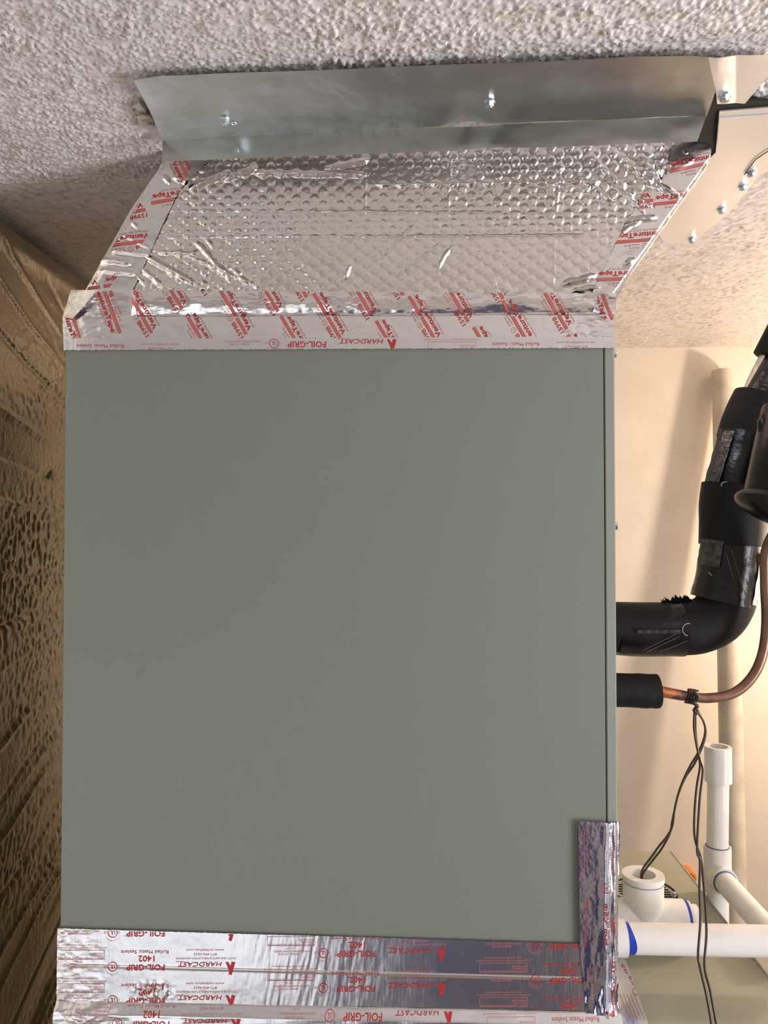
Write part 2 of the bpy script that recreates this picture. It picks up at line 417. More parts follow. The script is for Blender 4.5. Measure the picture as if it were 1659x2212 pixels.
# =================================================================== FOIL-FACED BLANKET ON THE LEFT WALL
def blanket():
    y0, y1, z0, z1 = .62, 1.59, -1.0, H-.012; st = .0028
    ny, nz = int((y1-y0)/st), int((z1-z0)/st)
    Y, Z = np.meshgrid(np.linspace(y0, y1, ny+1), np.linspace(z0, z1, nz+1)); Y = Y.ravel(); Z = Z.ravel()
    tilt = np.interp(Z, [-1.0, -.35, -.05, .15, .37], [-.62, -.45, -.02, .18, .55])     # creases fan out
    zz = Z+tilt*(Y-1.0)+.012*fbm(Y*9, Z*9, 31, 2)+.0016*fbm(Y*60, Z*30, 33, 2)
    ridge = 0
    for k in range(44):                                            # long creases running back along the wall
        zc = -.90+k*.0285+.012*math.sin(k*7.3); yc = 1.02+.14*math.sin(k*3.1); wd = .07+.10*abs(math.sin(k*1.7))
        amp = .0015+.0022*abs(math.sin(k*2.3)); wk = .0022+.0022*abs(math.sin(k*4.7))
        ridge = ridge+amp*np.exp(-((zz-zc)/wk)**2)*np.exp(-((Y-yc)/wd)**4)*np.sign(math.sin(k*5.1)+.3)
    dents = blobs(Y*1.0, zz*.6, .0066, 41, .9, (.42, .58))*.42*np.clip(.35+fbm(Y*7, Z*11, 45, 2)*1.6+np.exp(-((Z+.02)/.16)**2)*.9, .12, 1.3)
    big = .0045*fbm(Y*4, zz*9, 51, 2)
    stud = .005*np.exp(-(((Y-1.0)/.012)**2+((Z-.07)/.008)**2))
    top = .004*np.exp(-((Z-(H-.03))/.012)**2)
    X = XL+ridge-dents+big-stud+top
    X = np.minimum(X, XL+.03)
    me = fast_mesh('insulation_blanket', np.c_[X, Y, Z], quads(ny, nz))
    o = link('insulation_blanket', me, M['blanket'])
    tag(o, 'creased foil-faced insulation blanket, tinted gold for reflected warm light, hung on the left wall', 'insulation')
blanket()

# =================================================================== COIL CABINET
cTL, cTR = at(140, 757, 'y', D), at(1326, 757, 'y', D); cBL = at(127, 2010, 'y', D)
XA, XB = cTL.x, cTR.x
ZT = at(700, 690, 'y', D).z; ZB = at(700, 2163, 'y', D).z
ZF = -.505                                                            # top of the furnace
DEP = .44
cab = empty('coil_cabinet', ((XA+XB)/2, D+DEP/2, ZF), 'large grey-green painted steel coil cabinet filling the middle', 'coil cabinet')
bm = bmesh.new(); box(bm, XA, XB, D+.0040, D+DEP, ZF, ZT, .0012); bobj('cabinet_body', bm, M['steel'], cab)
xs = at(1306, 1200, 'y', D).x
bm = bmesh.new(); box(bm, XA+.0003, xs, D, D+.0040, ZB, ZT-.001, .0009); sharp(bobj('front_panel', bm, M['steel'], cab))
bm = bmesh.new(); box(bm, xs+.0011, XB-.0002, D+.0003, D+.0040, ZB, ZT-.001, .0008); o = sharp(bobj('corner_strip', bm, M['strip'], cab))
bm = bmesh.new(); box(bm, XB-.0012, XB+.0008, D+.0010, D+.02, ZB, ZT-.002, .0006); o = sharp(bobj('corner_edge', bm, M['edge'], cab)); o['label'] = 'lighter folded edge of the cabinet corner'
for (px, py) in ((1327, 763), (1327, 1136)):
    p = at(px, py, 'y', D+.012); screw((XB+.0008, p.y, p.z), (1, 0, 0), cab, .0046, .0042)

# =================================================================== FURNACE below, wider to the right
XR = at(1450, 1838, 'z', -.505).x
fur = empty('furnace', (0.05, D+.25, -1.2), 'green-grey furnace cabinet with a wide flat top under the pipes', 'furnace')
bk = at(1450, 1838, 'z', ZF); 
bm = bmesh.new(); box(bm, XA-.006, XR, D+.004, bk.y, -1.35, ZF-.0005, .0015); sharp(bobj('cabinet_shell', bm, M['steel2'], fur))
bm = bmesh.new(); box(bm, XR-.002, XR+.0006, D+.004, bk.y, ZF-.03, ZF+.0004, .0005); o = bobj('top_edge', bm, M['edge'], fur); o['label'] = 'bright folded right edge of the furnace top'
gc = at(1392, 1926, 'z', ZF); gr = (at(1466, 1940, 'z', ZF)-gc).length*.95
bm = bmesh.new()
for k in range(-5, 6):
    yy = k*gr/6.2; cw = math.sqrt(max(gr*gr*.72-yy*yy, 0))
    if cw > .004: box(bm, gc.x-cw, gc.x+cw, gc.y+yy-.0011, gc.y+yy+.0011, ZF-.004, ZF+.0004)
o = bobj('vent_slot', bm, M['black'], fur); o['kind'] = 'stuff'; o['label'] = 'dark parallel louvre slots in the furnace top'
for a0, a1 in ((-70, -8), (5, 60), (110, 175), (185, 250)):
    P = [Vector((gc.x+gr*math.cos(math.radians(a)), gc.y+gr*math.sin(math.radians(a)), ZF)) for a in np.linspace(a0, a1, 14)]
    tube('vent_arc', P, .0013, M['black'], fur, seg=6)
p = at(1462, 1935, 'z', ZF); screw((p.x-.004, p.y, ZF), (0, 0, 1), fur, .0035, .004)
p = at(1474, 1872, 'x', XR+.001); screw((XR+.0006, p.y, ZF-.012), (1, 0, 0), fur, .0045, .006)

# =================================================================== PLENUM wrapped in bubble foil
zb = at(700, 640, 'y', D).z
n_pl = (0, -(H-zb), -.015)                                            # leans out towards the room
LEAN = Sheet(n_pl, (0, D+.003, zb), None)
def crease(px, py, x0, y0, x1, y1, wd):                               # distance based ridge between two photo points
    a = np.array([x0, y0]); b = np.array([x1, y1]); d = b-a; L = np.hypot(*d); d = d/L
    t = (px-a[0])*d[0]+(py-a[1])*d[1]; q = (px-a[0])*-d[1]+(py-a[1])*d[0]
    q = q+2.2*fbm(t/14.0, t*0+x0, 7, 2)
    end = np.clip(t/18, 0, 1)*np.clip((L-t)/18, 0, 1)
    return np.exp(-(q/wd)**2)*end
CRS = [(975, 330, 968, 470, 2.0, .0011), (1212, 335, 1200, 470, 2.0, .0011), (1200, 470, 1195, 630, 2.5, .0005), (790, 340, 788, 480, 1.8, .0009),
       (588, 385, 588, 610, 1.6, .0004), (650, 380, 652, 600, 1.6, .0005), (690, 375, 690, 560, 1.6, .0003), (505, 400, 505, 600, 1.6, .0003),
       (975, 530, 940, 590, 3.5, .0016), (405, 412, 500, 372, 5, .0035), (480, 390, 560, 362, 5, .0034), (545, 375, 790, 378, 4.5, .0032), (700, 365, 800, 345, 4, .003),
       (310, 550, 420, 612, 4.5, .0035), (325, 560, 470, 640, 4, .0016), (300, 575, 360, 625, 4.5, .0028), (420, 520, 500, 606, 4.5, .0030), (380, 540, 560, 620, 3.5, .0014),
       (340, 545, 430, 548, 3.5, .0022), (440, 510, 470, 545, 4, .002), (290, 590, 320, 622, 3.5, .0025), (430, 600, 450, 625, 4, .002), (500, 575, 540, 622, 4, .002),
       (360, 455, 1280, 460, 1.8, .0005), (350, 512, 1270, 508, 1.8, .0006), (800, 398, 1440, 392, 4.5, .0012),
       (1270, 330, 1400, 470, 5, .0030), (1330, 330, 1440, 430, 5, .0026), (1390, 335, 1430, 400, 5, .003), (1240, 370, 1330, 440, 5, .002), (1300, 385, 1420, 455, 4, .0018),
       (1210, 615, 1290, 595, 5, .0030), (1230, 630, 1310, 618, 4, .0022), (820, 560, 900, 480, 3, .0007), (850, 600, 960, 520, 3, .0006), (740, 610, 760, 570, 4, .0022), (1060, 600, 1075, 625, 4, .0016)]
def foil_h(x, z, px, py):
    ax = .0170; ay = .0062                                            # staggered rows of bubbles
    j = np.round(z/ay); best = np.full_like(x, 9.0)
    for dj in (-2, -1, 0, 1, 2):
        jj = j+dj; sh = np.where(np.mod(jj, 2) > .5, .5, 0.0)
        i = np.round(x/ax-sh); cx = (i+sh)*ax+.0008*(_hash(i, jj, 3)-.5); cz = jj*ay
        best = np.minimum(best, np.hypot(x-cx, z-cz))
    R = .0049; q = np.clip(1-(best/R)**2, 0, 1)
    up_right = np.clip((px-700)/500, 0, 1)*np.clip((520-py)/150, 0, 1)
    left = np.clip((760-px)/350, 0, 1)
    amp = .00036+.00080*left*np.clip((px-330)/60, .3, 1)+.00125*up_right
    q = np.clip((R-best)/(.38*R), 0, 1); q = q*q*(3-2*q)
    h = amp*(q*.8+.2*np.clip(1-(best/R)**2, 0, 1))*(.8+.9*vnoise(x*130, z*130, 77))
    h = h+.0008*fbm(x*60, z*60, 12, 3)*(.30+.9*up_right+.3*left)+.0011*fbm(x*8, z*14, 15, 2)
    for c in CRS: h = h+c[5]*crease(px, py, *c[:5])
    return h
FOIL = Sheet(LEAN.n, (0, D+.003, zb), foil_h)
plc = empty('supply_plenum', (.05, D+.12, ZT), 'offset duct wrapped in silver bubble foil between cabinet and ceiling', 'air duct')
sheet_obj('foil_facing', FOIL, [(352, 318), (352, 350), (186, 636), (182, 652)], [(1531, 290), (1531, 350), (1336, 628), (1330, 652)], 620, 170, M['foil'], plc)
# the duct body behind the facing
def pl(px, py): return Vector(plane_pts([(px, py)], LEAN.n, LEAN.d)[0]) + Vector((0, .0035, 0))
a0, a1, b1, b0 = pl(200, 640), pl(362, 300), pl(1516, 300), pl(1312, 640)
a1.z = b1.z = H-.006; a0.z = b0.z = ZT+.001
bm = bmesh.new(); vs = [bm.verts.new(v) for v in (a0, b0, b1, a1)]; wv = [bm.verts.new((v.x, D+.34, v.z)) for v in (a0, b0, b1, a1)]
bm.faces.new(vs); bm.faces.new(wv[::-1])
for i in range(4): bm.faces.new((vs[i], wv[i], wv[(i+1) % 4], vs[(i+1) % 4]))
o = bobj('duct_body', bm, M['crumple'], plc)

# ---- edge tapes on the duct
def tape_h(amp, s, wr=1.0, dirx=30, dirz=60, base=0.0):
    def f(x, z, px, py): return base+amp*fbm(x*dirx, z*dirz, s, 3)+wr*.0008*np.clip(np.abs(fbm(x*90+z*70, z*60-x*50, s+3, 2))*-4+1, 0, 1)
    return f
def left_h(x, z, px, py):
    h = .0011+.0011*fbm(x*8, z*14, 15, 2)+.0006*fbm(x*35, z*60, 61, 3)
    for c in ((210, 560, 290, 570, 5, .0028), (215, 585, 300, 592, 4.5, .0022), (280, 470, 302, 500, 3, .0022), (262, 505, 330, 540, 3.5, .0018), (350, 380, 372, 400, 4, .003), (372, 380, 460, 420, 6, .004), (240, 540, 330, 552, 4, .0018)):
        h = h+c[5]*crease(px, py, *c[:5])
    return h-.010*np.clip((200-(px+ (py-632)*.60))/60, 0, 1)**1.3
LT = Sheet(LEAN.n, (0, D+.003, zb), left_h)
lt = tag(sheet_obj('foil_tape', LT, [(352, 338), (352, 352), (280, 452), (176, 640)], [(455, 345), (390, 410), (352, 486), (283, 640)], 60, 150, M['tape'], off=.0004, jag=(0, 0, .3, .8)),
         'silver red-printed tape along the left slanting edge of the duct', 'tape', 'printed foil tapes')
ink, bars, fine = Ink(), Ink(), Ink()
logo(ink, bars, fine, (323, 504), (222, 516)); logo(ink, bars, fine, (332, 590), (231, 601)); logo(ink, bars, fine, (433, 405), (332, 422))
logo(ink, bars, fine, (309, 438), (208, 452)); logo(ink, bars, fine, (211, 604), (110, 616)); logo(ink, bars, fine, (372, 352), (420, 445), .95)
cl = [(354, 350), (445, 350), (388, 415), (354, 480), (286, 632), (184, 632), (282, 453), (334, 385)]
cl = [(352, 348), (440, 348), (388, 418), (287, 632), (184, 632)]
ink.build('printed_name', LT, cl, M['red'], lt, .0007); bars.build('printed_bar', LT, cl, M['red2'], lt, .0007); fine.build('fine_print', LT, cl, M['redfine'], lt, .0007)
def right_h(x, z, px, py):
    h = .0014+.0011*fbm(x*8, z*14, 15, 2)+.0010*fbm(x*40, z*50, 71, 3)
    for c in ((1300, 530, 1395, 470, 4, .0015), (1340, 480, 1420, 470, 4, .0025), (1420, 400, 1470, 430, 4, .003), (1345, 575, 1375, 560, 5, .003), (1450, 370, 1500, 345, 5, .002)):
        h = h+c[5]*crease(px, py, *c[:5])
    edge = (px-(1334+(634-py)*.712))                                 # distance from the outer fold
    return h-.012*np.clip((edge+12)/14, 0, 1.3)**1.5
RT = Sheet(LEAN.n, (0, D+.003, zb), right_h)
rt = tag(sheet_obj('foil_tape', RT, [(1449, 316), (1437, 380), (1357, 471), (1272, 646)], [(1534, 290), (1534, 358), (1337, 632), (1334, 646)], 60, 150, M['tape'], off=.0004, jag=(0, 0, .8, .5)),
         'silver red-printed tape along the right slanting edge of the duct', 'tape', 'printed foil tapes')
ink, bars, fine = Ink(), Ink(), Ink()
logo(ink, bars, fine, (1548, 333), (1450, 354)); logo(ink, bars, fine, (1404, 417), (1302, 428)); logo(ink, bars, fine, (1519, 415), (1424, 424)); logo(ink, bars, fine, (1432, 500), (1330, 507))
logo(ink, bars, fine, (1399, 585), (1300, 588))
cl = [(1440, 322), (1530, 322), (1530, 352), (1334, 632), (1272, 632)]
ink.build('printed_name', RT, cl, M['red'], rt, .0007); bars.build('printed_bar', RT, cl, M['red2'], rt, .0007); fine.build('fine_print', RT, cl, M['redfine'], rt, .0007)

# ---- horizontal band of printed tape over the joint of duct and cabinet
def band_h(x, z, px, py):
    yc = 685-.004*(px-140)+2.0*fbm(px/160.0, px*0, 91, 2)
    t = yc-py                                                         # pixels above the cabinet's top edge
    flat = .0012
    inner = np.clip((px-285)/8, 0, 1)*np.clip((1312-px)/30, 0, 1)
    into = -.0062*np.clip(t/2.5, 0, 1)+.0085*(1-np.exp(-np.clip(t-2.5, 0, None)/(22+9*fbm(px/60.0, py/40.0, 93, 2))))-.0030*np.clip(t/60, 0, 1)
    wav = .0011*fbm(px/45.0, py/16.0, 95, 3)*np.clip(t/10, 0, 1)*np.clip((62-t)/18, .25, 1)
    fold = .0016*np.exp(-((t+26-.0*px)/1.6)**2)*0
    lft = np.clip((285-px)/40, 0, 1); wr = lft*(.0010*fbm(px/38.0, py/20.0, 97, 3)+.0014*np.clip(t/50, 0, 1))
    rgtw = np.clip((px-1180)/80, 0, 1)*.0012*fbm(px/22.0, py/12.0, 99, 3)
    base = np.where(t > 0, into*inner+.0012*np.clip(t/55, 0, 1)*(1-inner)+wav, 0)
    corner = -.009*np.clip((196-px-(py-628)*-.9-50)/55, 0, 1)*np.clip(t/20, 0, 1)
    return flat+base+wr+rgtw+fold+corner+.00018*fbm(px/20.0, py/20.0, 101, 2)
BAND = Sheet((0, -1, 0), (0, D, 0), band_h)
bd = tag(sheet_obj('foil_tape', BAND, [(205, 627), (160, 662), (136, 686), (139, 732), (139.5, 742)], [(1329, 634), (1330, 660), (1328, 690), (1328, 735), (1328, 742)], 560, 110, M['tape'], off=.0004, jag=(.8, 0, .4, .4)),
         'wide horizontal silver tape with diagonal red print across the cabinet top', 'tape', 'printed foil tapes')
ink, bars, fine = Ink(), Ink(), Ink()
dv = np.array([-52.0, -88.0])
for V in ((345, 710), (549, 713), (752, 722), (958, 728), (1160, 738), (409, 657), (616, 662), (820, 673), (1028, 686), (1240, 702),
          (476, 765), (682, 772), (887, 782), (1097, 796), (679, 632), (887, 628), (1103, 636), (470, 620), (1300, 812)):
    V = np.array(V)-(4, 2); logo(ink, bars, fine, V, V+dv)
cl = [(286, 628), (1296, 634), (1290, 731), (286, 731)]
I2, B2, F2 = Ink(), Ink(), Ink()
logo(I2, B2, F2, (208, 622), (243, 722)); 
for i_, (a_, b_) in enumerate(((ink, I2), (bars, B2), (fine, F2))):
    nm, mm = (('printed_name', M['red']), ('printed_bar', M['red2']), ('fine_print', M['redfine']))[i_]
    a_.build(nm, BAND, cl, mm, bd, .0008); b_.build(nm, BAND, [(185, 634), (286, 629), (286, 731), (170, 731)], mm, bd, .0008)
I3, B3, F3 = Ink(), Ink(), Ink()
logo(I3, B3, F3, (132, 658), (166, 758)); logo(I3, B3, F3, (1286, 590), (1321, 690), .95)
I3.build('printed_name', BAND, [(160, 662), (166, 731), (141, 731), (138, 688)], M['red'], bd, .0008); 
B3.build('printed_bar', BAND, [(150, 670), (186, 650), (190, 731), (141, 731), (138, 688)], M['red2'], bd, .0008)
I4, B4 = Ink(), Ink(); logo(I4, B4, F3, (1268, 600), (1306, 694), .95)
I4.build('printed_name', BAND, [(1290, 636), (1326, 640), (1326, 700), (1290, 700)], M['red'], bd, .0008); B4.build('printed_bar', BAND, [(1290, 636), (1326, 640), (1326, 700), (1290, 700)], M['red2'], bd, .0008)
# folded ear of the band wrapping round the left corner
ear = Sheet((-.25, -1, 0), tuple(at(150, 680, 'y', D-.002)), tape_h(.0006, 131, .3))
sheet_obj('folded_ear', ear, [(156, 628), (138, 686)], [(213, 628), (160, 690)], 24, 30, M['tape'], bd, off=0.002)

# ---- narrow mastic tape under it
def thin_h(x, z, px, py): return .0022+.0003*fbm(x*40, z*60, 111, 2)
MT = Sheet((0, -1, 0), (0, D, 0), thin_h)
mt = tag(sheet_obj('mastic_tape', MT, [(139, 733), (140, 757.5)], [(1329, 728.5), (1329, 752.5)], 420, 8, M['tape2'], off=.0003, jag=(.25, 1.0, 0, .6)),
         'narrow upside-down lettered mastic tape on the top edge of the grey panel', 'tape', 'lettered mastic tapes')
ink, fine = Ink(), Ink()
hardcast(ink, fine, 705, 745); hardcast(ink, fine, 261, 782); hardcast(ink, fine, 1156, 778)
cl = [(140, 733.5), (1327, 729), (1327, 752), (140, 757)]
ink.build('printed_lettering', MT, cl, M['red'], mt, .0005); fine.build('fine_print', MT, cl, M['redfine'], mt, .0005)

# ---- lower mastic tapes
def low_h(x, z, px, py):
    sl = .028*(px-128)
    return .0022+.0006*np.exp(-((py-sl-2080)/2.5)**2)+.0016*fbm(x*4.0, z*6, 121, 2)+.0016*np.exp(-((px-333)**2/700+(py-2140)**2/260))*fbm(px/8.0, py/8.0, 5, 2)*3 \
        + .0010*np.clip((240-px)/100, 0, 1)*fbm(px/14.0, py/9.0, 8, 2)+.00012*fbm(px/6.0+py/30.0, py/60.0, 123, 2)*np.exp(-((px-640)/170)**2)*2
LOW = Sheet((0, -1, 0), (0, D, 0), low_h)
lo = tag(sheet_obj('mastic_tape', LOW, [(127, 2002), (125, 2160)], [(1262, 2036), (1262, 2188)], 460, 90, M['tape2'], off=.0003, jag=(.5, .3, .4, 0)),
         'wide silver upside-down lettered tape along the bottom of the grey panel', 'tape', 'lettered mastic tapes')
ink, fine = Ink(), Ink()
for (x, y) in ((358, 2013), (358, 2086), (358, 2158), (811, 2057), (811, 2132), (1268, 2041), (1268, 2114), (1268, 2188), (811, 1984)):
    hardcast(ink, fine, x, y, 1.0, -.004)
cl = [(128, 2003.5), (1260, 2037), (1260, 2186), (127, 2158)]
ink.build('printed_lettering', LOW, cl, M['red'], lo, .0006); fine.build('fine_print', LOW, cl, M['redfine'], lo, .0006)
def low2_h(x, z, px, py):
    t = py-(2158+.022*(px-128))
    return .0024+.0065*np.clip(t/19, 0, 1)+.0008*fbm(px/60.0, py/14.0, 141, 2)+.0018*np.clip((300-px)/150, 0, 1)*fbm(px/20.0, py/9.0, 143, 2)
LOW2 = Sheet((0, -1, 0), (0, D, 0), low2_h)
l2 = tag(sheet_obj('mastic_tape', LOW2, [(125, 2157), (122, 2300)], [(1340, 2183), (1345, 2310)], 440, 60, M['tape2'], off=.0005, jag=(.6, 0, .5, 0)),
         'lowest silver lettered tape at the bottom edge of the picture', 'tape', 'lettered mastic tapes')
ink, fine = Ink(), Ink()
for (x, y) in ((373, 2199), (826, 2186), (1283, 2226), (373, 2270), (826, 2258)): hardcast(ink, fine, x, y, 1.0, .0)
cl = [(127, 2161), (1330, 2187), (1330, 2290), (127, 2290)]
ink.build('printed_lettering', LOW2, cl, M['red'], l2, .0007); fine.build('fine_print', LOW2, cl, M['redfine'], l2, .0007)

# ---- vertical corner tape
def vert_h(x, z, px, py):
    k = np.clip((px-1285)/45, 0, 1); b = np.clip((py-2000)/150, 0, 1)
    return .0030+.0008*fbm(x*30, z*10, 151, 2)+(.0022*k+.0016*b)*fbm(px/14.0, py/44.0, 153, 2)+.0018*k*np.exp(-((px-1312-4*fbm(py/60.0, py*0, 3, 2))/3.5)**2)*2-.004*np.clip((px-1326)/10, 0, 1)
VT = Sheet((0, -1, 0), (0, D, 0), vert_h)
vt = tag(sheet_obj('mastic_tape', VT, [(1248, 1770), (1249, 1900), (1252, 2060), (1264, 2186)], [(1340, 1776), (1336, 1900), (1334, 2060), (1338, 2190)], 64, 300, M['crumple'], off=.0008, jag=(1.4, 1.2, .4, 1.0)),
         'crumpled upright lettered tape over the lower right cabinet corner', 'tape', 'lettered mastic tapes')
bm = bmesh.new(); xw = at(1334, 1900, 'y', D-.002).x
zt_, zb_ = at(1330, 1776, 'y', D).z, at(1330, 2190, 'y', D).z
rng = random.Random(4); n = 60; A = []; B = []
for i in range(n+1):
    z = zt_+(zb_-zt_)*i/n; A.append(bm.verts.new((xw+rng.uniform(-.0006, .0006), D-.001, z))); B.append(bm.verts.new((XB+.0016, D+.035+rng.uniform(-.001, .001), z)))
for i in range(n): bm.faces.new((A[i], B[i], B[i+1], A[i+1]))
bobj('side_wrap', bm, M['crumple'], vt)
ink, fine = Ink(), Ink()
def vtxt(k, t, x, y0, y1, cap, bold=0, sh=0): k.text(t, (x, y0), (x+0, y1), cap, bold, sh)
vtxt(ink, 'FOIL-GRIP', 1314, 2036, 1948, 12, .02); vtxt(ink, '1402', 1329, 2010, 1976, 11, .02); vtxt(ink, 'Rolled Mastic Sealant', 1267, 2041, 1936, 6.5)
vtxt(ink, 'HARDCAST', 1330, 2168, 2070, 10, .01, .2)
ink.poly([(1304, 2182), (1308, 2176), (1334, 2190), (1330, 2196)]); ink.poly([(1318, 2178), (1332, 2168), (1334, 2174), (1322, 2184)])
vtxt(ink, '1402', 1254, 2006, 1974, 9, .02)
ink.ring((1306, 1915), 10.5, 1.6); vtxt(ink, 'UL', 1310, 1920, 1911, 8)
for x, a, b in ((1256, 1900, 1790), (1262, 1895, 1785), (1268, 1880, 1790), (1304, 1870, 1790), (1322, 1880, 1790), (1329, 1885, 1800)):
    vtxt(fine, 'APPLIED TO INORGANIC REINFORCED CEMENT BOARD' if x < 1300 else 'SURFACE BURNING CHARACTERISTICS', x, a, b, 3.6)
vtxt(fine, 'DUCT SEALANTS & INSULATION ADHESIVES', 1258, 2165, 2062, 3.6); vtxt(fine, '877-496-4622', 1270, 2125, 2085, 4.5); vtxt(fine, 'www.carlislehvac.com', 1279, 2155, 2085, 4.5)
cl = [(1250, 1774), (1334, 1780), (1332, 2188), (1262, 2186)]
ink.build('printed_lettering', VT, cl, M['red'], vt, .0009); fine.build('fine_print', VT, cl, M['redfine'], vt, .0009)

# ---- tape lying on the furnace top beside the cabinet
TT = Sheet((0, 0, 1), (0, 0, ZF), lambda x, z, px, py: .0008+.0004*fbm(px/20.0, py/20.0, 161, 2))
tt = tag(sheet_obj('mastic_tape', TT, [(1300, 2058), (1290, 2260)], [(1345, 2058), (1416, 2255)], 20, 60, M['tape2'], jag=(0, 0, 0, .5)),
         'flat lettered tape on the furnace top beside the cabinet corner', 'tape', 'lettered mastic tapes')
ink, fine = Ink(), Ink()
ink.text('FOIL-GRIP', (1372, 2127), (1346, 2082), 6.5, .01); ink.ring((1374, 2143), 8, 1.4)
for i in range(5):
    fine.text('SURFACE BURNING CHARACTERISTICS', (1395-i*8, 2206-i*1), (1372-i*8, 2152-i*1), 3.2)
ink.build('printed_lettering', TT, [(1338, 2060), (1346, 2062), (1414, 2255), (1338, 2255)], M['redfine'], tt, .0004); fine.build('fine_print', TT, [(1338, 2060), (1346, 2062), (1414, 2255), (1338, 2255)], M['redfine'], tt, .0004)

# =================================================================== GALVANISED FLASHING at the ceiling
ZC = H-.0085
fl = empty('ceiling_flashing', (.03, D-.05, ZC), 'long bent galvanised steel flashing screwed to the popcorn ceiling above the foil duct', 'flashing')
def up_h(x, z, px, py):
    return .0012*fbm(px/170.0, py/70.0, 171, 2)+.0020*np.clip((px-1480)/70, 0, 1)*np.sin(np.clip((px-1480)/110, 0, 1)*PI)*1.2-.0035*np.exp(-((px-1015)/35.0)**2)*np.clip((py-200)/70, 0, 1)+.003*np.clip((345-px)/60, 0, 1)*np.clip((250-py)/80, 0, 1)
UP = Sheet((0, 0, -1), (0, 0, ZC), up_h)
sheet_obj('ceiling_flange', UP, [(288, 166), (316, 222), (351, 301)], [(1530, 118), (1546, 190), (1526, 250)], 260, 40, M['galv'], fl)
sheet_obj('flange_end', UP, [(1530, 118), (1546, 190), (1549, 218)], [(1720, 118), (1672, 150), (1609, 224)], 60, 30, M['galv_lit'], fl)
yb = float(plane_pts([(900, 277)], UP.n, UP.d)[0][1])
def vf_h(x, z, px, py):
    t = np.clip((py-(300-.0427*(px-352)))/45, 0, 1)
    return -.0022*np.exp(-((px-1020)/40.0)**2)*(1-t)+.0010*fbm(px/140.0, py/50.0, 181, 2)+.0035*np.exp(-((px-1060)/55.0)**2)*t
pA, pB = UP.pts([(352, 300)])[0], UP.pts([(1526, 250)])[0]
dirx = pB-pA; dirx[2] = 0; nv_ = np.array([dirx[1], -dirx[0], 0]); nv_ /= np.linalg.norm(nv_); nv_[2] = -.10
VF = Sheet(nv_, pA, vf_h)
vfo = sheet_obj('face_flange', VF, [(351.5, 300), (350, 349)], [(1526, 250), (1506, 306)], 220, 16, M['galv'], fl)
for (px, py) in ((485, 257), (1057, 222)):
    p = UP.pts([(px, py)])[0]; screw(p, (0, 0, -1), fl, .0042, .0045)
p = UP.pts([(1565, 202)])[0]; screw(p, (0, 0, -1), fl, .0042, .0045)
p = VF.pts([(512, 325)])[0]; screw(Vector(p)+Vector((0, .0008, 0)), tuple(nv_), fl, .003, .0016)
hp = UP.pts([(505, 266)])[0]
P = [Vector(hp)+Vector((.0022*math.cos(a), .0022*math.sin(a), -.0003)) for a in np.linspace(0, 2*PI, 13)]
tube('screw_hole', P, .0005, M['screw'], fl, seg=6)
# right-hand side flashing
SF = Sheet((0, 0, -1), (0, 0, ZC), lambda x, z, px, py: .0008*fbm(px/90.0, py/60.0, 191, 2))
sf = empty('side_flashing', tuple(at(1580, 380, 'z', ZC)), 'pale warm-lit galvanised flange on the ceiling right of the foil duct', 'flashing')
def flat_poly(name, pts, m, parent, dz=0.0, th=.0012):
    P = [Vector(plane_pts([p], SF.n, SF.d)[0])-Vector((0, 0, dz)) for p in pts]
    return prism(name, P, (0, 0, th), m, parent)
flat_poly('ceiling_flange', [(1554, 241), (1740, 226), (1740, 330), (1642, 378), (1573, 462), (1496, 526), (1436, 526), (1400, 470), (1546, 330)], M['galv_lit'], sf)
flat_poly('lapped_strip', [(1549, 311), (1740, 298), (1740, 240), (1554, 253)], M['galv_lit'], sf, .0014)
tube('sheet_seam', [plane_pts([p], SF.n, SF.d)[0]-np.array([0, 0, .0012]) for p in ((1608, 374), (1632, 342), (1668, 318))], .0005, M['black'], sf, seg=5)
for (px, py) in ((1623, 373), (1605, 403), (1559, 452), (1495, 516)):
    screw(Vector(plane_pts([(px, py)], SF.n, SF.d)[0]), (0, 0, -1), sf, .0043, .0045)
# black plate painted as the shade in the opening between the sheets
UPG = [(1548, 208), (1610, 220), (1740, 226), (1740, 236), (1556, 246), (1548, 350), (1500, 350), (1516, 240)]
P = [Vector(plane_pts([p], SF.n, H-.0065 if False else SF.d)[0])+Vector((0, 0, .0016)) for p in UPG]
o = prism('ceiling_gap', P, (0, 0, .002), M['black']); o['kind'] = 'structure'; o.name = 'gap_shade_1'
P = [Vector(at(px, py, 'z', H-.005)) for px, py in ((282, 232), (300, 222), (332, 262), (334, 272), (302, 280), (296, 252))]
o = prism('trim_2', P, (0, 0, .004), M['brown']); o['kind'] = 'structure'

# =================================================================== PIPES
def pp(px, py, Y): return at(px, py, 'y', Y)
# leaning pipe by the back wall
top = pp(1562, 802, BACK-.026); bot = pp(1590, 2120, BACK-.16); bot = top+(bot-top)*1.9
lp = tag(tube('leaning_pipe', [bot, top], .0215, M['pvc_old'], None, seg=28, inner=(.03, .0185)), 'long aged cream plastic pipe leaning on the back wall', 'pipe')
